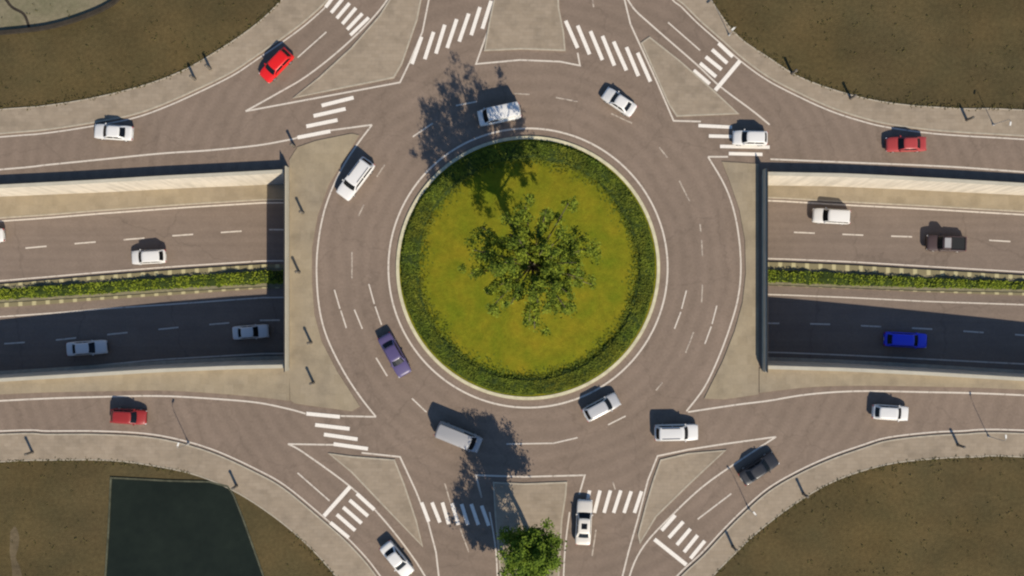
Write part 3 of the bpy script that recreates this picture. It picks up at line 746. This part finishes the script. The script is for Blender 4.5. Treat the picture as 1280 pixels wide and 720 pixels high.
# proportions along the length (0 rear .. 1 front): bonnet start, screen base, roof front, roof rear, rear glass base
KIND = {
 'sedan': dict(H=1.45, belt=.92, bonnet=.78, deck=.96, wb=.735, rf=.585, rr=.30, rb=.165, roofw=.74),
 'hatch': dict(H=1.5, belt=.95, bonnet=.80, deck=.95, wb=.76, rf=.61, rr=.14, rb=.045, roofw=.76),
 'suv':   dict(H=1.72, belt=1.05, bonnet=.92, deck=1.05, wb=.75, rf=.63, rr=.09, rb=.025, roofw=.80),
 'van':   dict(H=2.15, belt=1.15, bonnet=1.0, deck=1.15, wb=.875, rf=.755, rr=.03, rb=.012, roofw=.86),
 'pickup': dict(H=1.75, belt=1.05, bonnet=.98, deck=1.0, wb=.76, rf=.66, rr=.46, rb=.42, roofw=.80)}
def quad_panel(name, c4, m, root, th=.012, inset=0.0, parent=None):
    """flat panel with thickness, corners given counter-clockwise seen from outside"""
    c = sum(c4, Vector()) / 4; nrm = (c4[1] - c4[0]).cross(c4[3] - c4[0]).normalized()
    o4 = [p + (c - p) * inset for p in c4]
    V = [p + nrm * .014 for p in o4] + [p - nrm * .01 for p in o4]
    return link(name, V, [(0, 1, 2, 3), (7, 6, 5, 4), (0, 4, 5, 1), (1, 5, 6, 2), (2, 6, 7, 3), (3, 7, 4, 0)], m, root)
def car(name, cat, kind, L, W, pnt, px, py, head, label, group, z=0.0, rails=False, sunroof=False, dark_rear=False, pitch=0, noglass_back=False):
    k = KIND[kind]; root = empty(name, (0, 0, 0))
    p = P(px, py, z + k['H'] * .55) if z == 0 else None
    if p is None:
        zz = -6
        for _ in range(8): p = P(px, py, zz + k['H'] * .55); zz = zf(p.x)
        root.location = (p.x, p.y, zz + .004)
    else: root.location = (p.x, p.y, .008)
    root.rotation_euler = (0, 0, R(head))
    if pitch: root.rotation_euler = (0, R(pitch), R(head))
    tag(root, label, cat, group)
    X = lambda t: (t - .5) * L
    hw = W / 2; H_, belt, bon, deck = k['H'], k['belt'], k['bonnet'], k['deck']
    # body: lofted shell, plan rounded at both ends
    st = []
    for t in (0, .012, .04, .1, .2, .3, .42, .55, .66, .74, .8, .87, .93, .965, .988, 1.0):
        e_ = min(t, 1 - t) * L
        wf = 1.0 if e_ > .9 else (.80 if t > .5 else .86) + (.20 if t > .5 else .14) * math.sqrt(max(0, 1 - (1 - e_ / .9) ** 2))
        if t >= k['wb']: zt = belt + (bon * .86 - belt) * ((t - k['wb']) / (1 - k['wb'])) ** 1.3
        elif t <= k['rb']: zt = deck - .04 * (1 - t / max(k['rb'], .001))
        else: zt = belt
        if t in (0, 1.0): zt -= .16
        if t in (.012, .988): zt -= .06
        zb = .30 if 0 < t < 1 else .36
        w_ = hw * wf; r = []
        half = [(w_ * .86, zb), (w_ * .985, zb + .08), (w_, zb + (zt - zb) * .45), (w_ * .985, zt - .16), (w_ * .93, zt - .045), (w_ * .80, zt), (w_ * .42, zt + (.035 if t > k['wb'] else .015))]
        for y, zz in half: r.append(Vector((X(t), y, zz)))
        for y, zz in reversed(half): r.append(Vector((X(t), -y, zz)))
        st.append(r)
    V, F = [], []; loft(V, F, st)
    # cabin painted shell
    bz = belt - .03; ch = H_ - bz
    bw = hw * .90; rw = hw * k['roofw']
    sec = []
    def ring(x, w1, zz, rnd):
        return [Vector((x, w1, zz))]
    # cabin as frustum stack (z slices) with curved plan
    def slice_(u):
        xf = X(k['wb'] + (k['rf'] - k['wb']) * u); xr = X(k['rb'] + (k['rr'] - k['rb']) * u); w1 = bw + (rw - bw) * u; zz = bz + ch * u
        nose = .10 * (1 - .3 * u)
        return xf, xr, w1, zz, nose
    rings = []
    for u in (0, .45, .86, .97, 1.0):
        xf, xr, w1, zz, nose = slice_(u if u < .9 else .9 + (u - .9) * .9)
        zz = bz + ch * (u if u < .9 else (.955 if u < .99 else 1.0)); sh = 0 if u < .9 else (.05 if u < .99 else .2)
        xf -= sh; xr += sh * .8; w1 -= sh * .8
        rings.append([Vector((xf - .12, w1 * .98, zz)), Vector((xf - .0, w1 * .72, zz)), Vector((xf + nose * .5, w1 * .3, zz)), Vector((xf + nose * .5, -w1 * .3, zz)), Vector((xf, -w1 * .72, zz)), Vector((xf - .12, -w1 * .98, zz)),
                      Vector((xr + .1, -w1 * .98, zz)), Vector((xr, -w1 * .74, zz)), Vector((xr - .03, -w1 * .3, zz)), Vector((xr - .03, w1 * .3, zz)), Vector((xr, w1 * .74, zz)), Vector((xr + .1, w1 * .98, zz))])
    loft(V, F, [r[::-1] for r in rings])
    body = link('body', V, F, pnt, root)
    for pl in body.data.polygons: pl.use_smooth = True
    md = body.modifiers.new('b', 'EDGE_SPLIT'); md.split_angle = R(38)
    if kind == 'pickup':
        V, F = [], []; zt = deck + .02
        for b4 in ((X(.03), X(.40), -hw * .86, -hw * .78, 0), (X(.03), X(.40), hw * .78, hw * .86, 0), (X(.02), X(.05), -hw * .78, hw * .78, 0)): box(V, F, b4[0], b4[1], b4[2], b4[3], zt - .1, zt + .1)
        link('bed_side', V, F, pnt, root)
        V, F = [], []; box(V, F, X(.055), X(.395), -hw * .77, hw * .77, zt - .05, zt + .012); link('cargo_bed', V, F, M['trim'], root)
        V, F = [], []; box(V, F, X(k['rr'] + .02), X(k['rf'] - .02), -hw * .6, hw * .6, H_ - .02, H_ + .02); link('roof', V, F, PAINT['grey'], root)  # pale grey panel paints the light reflected off the dark cab top
    # glazing
    def S(u, t_front=True):
        xf, xr, w1, zz, nose = slice_(u); return xf, xr, w1, zz
    u0, u1 = .06, .86
    x0, r0, w0, z0, _n = slice_(u0); x1, r1, w1, z1, _n2 = slice_(u1)
    V = []; F = []
    for (x, w_, zz, nn) in ((x0, w0, z0, _n), (x1, w1, z1, _n2)):
        V += [Vector((x - .03, w_ * .86, zz)), Vector((x + .03, w_ * .68, zz)), Vector((x + nn * .5 + .025, w_ * .3, zz)), Vector((x + nn * .5 + .025, -w_ * .3, zz)), Vector((x + .03, -w_ * .68, zz)), Vector((x - .03, -w_ * .86, zz))]
    for i in range(5): F.append((i, i + 6, i + 7, i + 1))
    V += [v - Vector((.06, 0, .02)) for v in V]
    for i in range(5): F.append((12 + i, 13 + i, 19 + i, 18 + i))
    for i in range(5): F += [(i, i + 1, i + 13, i + 12), (i + 6, i + 18, i + 19, i + 7)]
    F += [(0, 12, 18, 6), (5, 11, 23, 17)]
    link('windscreen', V, F, M['glass'], root)
    V = []; F = []
    if kind != 'van' or dark_rear:
        for (x, w_, zz) in ((r0, w0, z0 + .04), (r1, w1, z1)):
            V += [Vector((x - .012, w_ * .74, zz)), Vector((x - .05, w_ * .3, zz)), Vector((x - .05, -w_ * .3, zz)), Vector((x - .012, -w_ * .74, zz))]
        for i in range(3): F.append((i + 4, i, i + 1, i + 5))
        V += [v + Vector((.05, 0, -.02)) for v in V]
        for i in range(3): F += [(8 + i, 12 + i, 13 + i, 9 + i), (i, 8 + i, 9 + i, i + 1), (i + 4, i + 5, i + 13, i + 12)]
        F += [(0, 4, 12, 8), (3, 11, 15, 7)]
        link('rear_window', V, F, M['glass'], root)
    for s in (1, -1):
        ww = lambda u: (bw + (rw - bw) * u) * .98
        def pt(x, u): return Vector((x, s * ww(u), bz + ch * u))
        fx0, rx0 = x0 - .22, r0 + .2; fx1, rx1 = x1 - .22, r1 + .2
        if kind == 'van' : rx0 = rx1 = x1 - .22 - .95
        midx = (fx0 + rx0) / 2 if kind != 'van' else None
        parts = [(rx0, rx1, fx0, fx1)] if midx is None else [(rx0, rx1, midx - .04, midx - .04), (midx + .04, midx + .04, fx0, fx1)]
        for (a0, a1, b0, b1) in parts:
            c4 = [pt(a0, .1), pt(b0, .1), pt(b1, .82), pt(a1, .82)]
            if s > 0: c4 = [c4[1], c4[0], c4[3], c4[2]]
            quad_panel('side_window', c4, M['glass'], root)
    # wheels
    wx = .5 * L * .62
    for sx in (1, -1):
        for s in (1, -1):
            V, F = [], []; rr = .32 if kind in ('sedan', 'hatch') else .36
            prof = [(rr * .6, -.1), (rr * .92, -.11), (rr, -.07), (rr, .07), (rr * .92, .11), (rr * .6, .1)]
            n = 16
            for r_, y in prof:
                for j in range(n): t = 2 * math.pi * j / n; V.append(Vector((r_ * math.cos(t), y, r_ * math.sin(t))))
            for i in range(5):
                for j in range(n): F.append((i * n + j, i * n + (j + 1) % n, (i + 1) * n + (j + 1) % n, (i + 1) * n + j))
            F.append(tuple(range(n))); F.append(tuple(reversed(range(5 * n, 6 * n))))
            wh = link('wheel', V, F, M['tyre'], root, smooth=False); wh.location = (sx * wx, s * (hw - .095), rr)
            V, F = [], []
            for r_, y in ((rr * .62, .0), (rr * .58, .03), (.06, .015)):
                for j in range(n): t = 2 * math.pi * j / n; V.append(Vector((r_ * math.cos(t), s * (.09 + y), r_ * math.sin(t))))
            for i in range(2):
                for j in range(n): F.append((i * n + j, i * n + (j + 1) % n, (i + 1) * n + (j + 1) % n, (i + 1) * n + j))
            F.append(tuple(range(2 * n, 3 * n)))
            link('rim', V, F, M['rim'], wh)
    # lamps, mirrors, bumpers, plates, handles
    for s in (1, -1):
        V, F = [], []; box(V, F, X(.955), X(.992), s * hw * .76 - .17, s * hw * .76 + .1, bon * .86 - .30, bon * .86 - .10); link('headlight', V, F, M['headlight'], root)
        V, F = [], []; box(V, F, X(.0) - .02, X(.028), s * hw * .78 - .12, s * hw * .78 + .11, deck - .36, deck - .18); link('tail_light', V, F, M['taillight'], root)
        V, F = [], []; mx = X(k['wb']) - .32
        box(V, F, mx - .06, mx + .07, s * (bw + .10) - .09, s * (bw + .10) + .09, belt + .02, belt + .15); link('mirror', V, F, pnt, root)
    V, F = [], []; box(V, F, X(1) - .1, X(1) + .02, -.5, .5, .42, .56); link('grille', V, F, M['trim'], root)
    V, F = [], []; box(V, F, X(0) - .03, X(0) + .05, -.24, .24, .5, .62); link('number_plate', V, F, M['plate'], root)
    if rails:
        for s in (1, -1):
            V, F = [], []; box(V, F, X(k['rr'] + .05), X(k['rf'] - .08), s * rw * .78 - .02, s * rw * .78 + .02, H_ - .01, H_ + .06); link('roof_rail', V, F, M['trim'], root)
    if sunroof:
        V, F = [], []; xm = X((k['rr'] + k['rf']) / 2); box(V, F, xm - .35, xm + .35, -.36, .36, H_ - .02, H_ + .012); link('sunroof', V, F, M['glass'], root)
    return root
RG = 'cars driving round the roundabout'; TG = 'cars on the sunken highway'; AG = 'cars on the approach roads'
car('parked_car', 'car', 'sedan', 4.8, 1.85, PAINT['white'], 141, 165, 176, 'white saloon car by the upper left sidewalk, farthest left above the highway', AG)
car('hatchback', 'car', 'hatch', 4.6, 1.9, PAINT['red'], 345, 81, 226, 'bright red hatchback coming down the upper left slip road', AG)
car('car', 'car', 'sedan', 4.4, 1.8, PAINT['white'], 774, 127, 146, 'white car on the ring just below the upper right crosswalk', RG)
car('van', 'van', 'van', 5.3, 2.0, PAINT['white'], 624, 142, 192, 'white van on top of the ring, partly in the shadow of the big tree', RG)
car('suv', 'car', 'suv', 5.6, 2.1, PAINT['white'], 444, 223, 233, 'white estate car with roof rails on the upper left of the ring', RG, rails=True)
car('car', 'car', 'hatch', 4.3, 1.8, PAINT['white'], 938, 172, 179, 'white hatchback crossing the upper right crosswalk beside the highway', AG)
car('car', 'car', 'sedan', 4.9, 1.85, PAINT['maroon'], 1133, 180, 181, 'dark red saloon car on the upper right approach road', AG)
car('suv', 'car', 'suv', 4.9, 1.95, PAINT['white'], 1040, 270, 177, 'white off-road car on the right highway near the sunlit wall', TG, z=-1)
car('pickup_truck', 'pickup truck', 'pickup', 5.1, 2.1, PAINT['brown'], 1184, 304, 178, 'dark pickup truck with a roof reflection painted pale grey on the right highway beside the median hedge', TG, z=-1)
car('car', 'car', 'hatch', 4.5, 1.85, PAINT['white'], 185, 321, 183, 'white hatchback on the sunlit left highway beside the median hedge', TG, z=-1)
car('car', 'car', 'sedan', 4.4, 1.8, PAINT['white'], -17, 295, 184, 'white car cut off by the left picture edge on the sunlit highway', TG, z=-1)
car('car', 'car', 'sedan', 5.2, 1.85, PAINT['white'], 108, 435, 4, 'silver saloon car in the shade of the left highway, farther from the bridge', TG, z=-1)
car('car', 'car', 'sedan', 4.7, 1.8, PAINT['white'], 313, 415, 4, 'silver saloon car in the shade of the left highway, about to pass under the bridge', TG, z=-1)
car('car', 'car', 'hatch', 5.6, 1.95, PAINT['blue'], 1133, 425, -3, 'vivid blue car in the shade of the right highway', TG, z=-1)
car('car', 'car', 'sedan', 5.6, 1.95, PAINT['purple'], 493, 444, -61, 'purple-blue saloon car on the lower left of the ring', RG)
car('van', 'van', 'van', 5.8, 2.1, PAINT['grey'], 573, 547, -22, 'pale grey van at the bottom of the ring by the edge of the tree shadow', RG)
car('car', 'car', 'hatch', 4.7, 1.9, PAINT['silver'], 752, 509, 28, 'silver hatchback on the lower right of the ring beside the island kerb', RG)
car('suv', 'car', 'suv', 5.4, 2.05, PAINT['white'], 846, 541, 1, 'white off-road car with long roof leaving the ring at its lower right', AG, rails=True)
car('car', 'car', 'hatch', 4.5, 1.85, PAINT['white'], 1114, 516, -4, 'white hatchback on the lower right frontage road', AG)
car('car', 'car', 'sedan', 5.1, 1.95, PAINT['black'], 949, 586, 33, 'black saloon car on the lower right slip road', AG)
car('hatchback', 'car', 'hatch', 4.4, 1.85, PAINT['darkred'], 160, 521, -3, 'faded red hatchback on the lower left frontage road', AG)
car('car', 'car', 'sedan', 4.9, 1.85, PAINT['white'], 496, 700, -51, 'white saloon car on the lower left slip road at the bottom edge', AG)
car('car', 'car', 'sedan', 5.6, 1.95, PAINT['cream'], 730, 653, 87, 'cream saloon car with a dark sunroof waiting at the bottom crosswalk', AG, sunroof=True)
for o in list(C.objects):
    if o.parent is None and o.name.startswith(('parked_car',)): o.name = 'car'
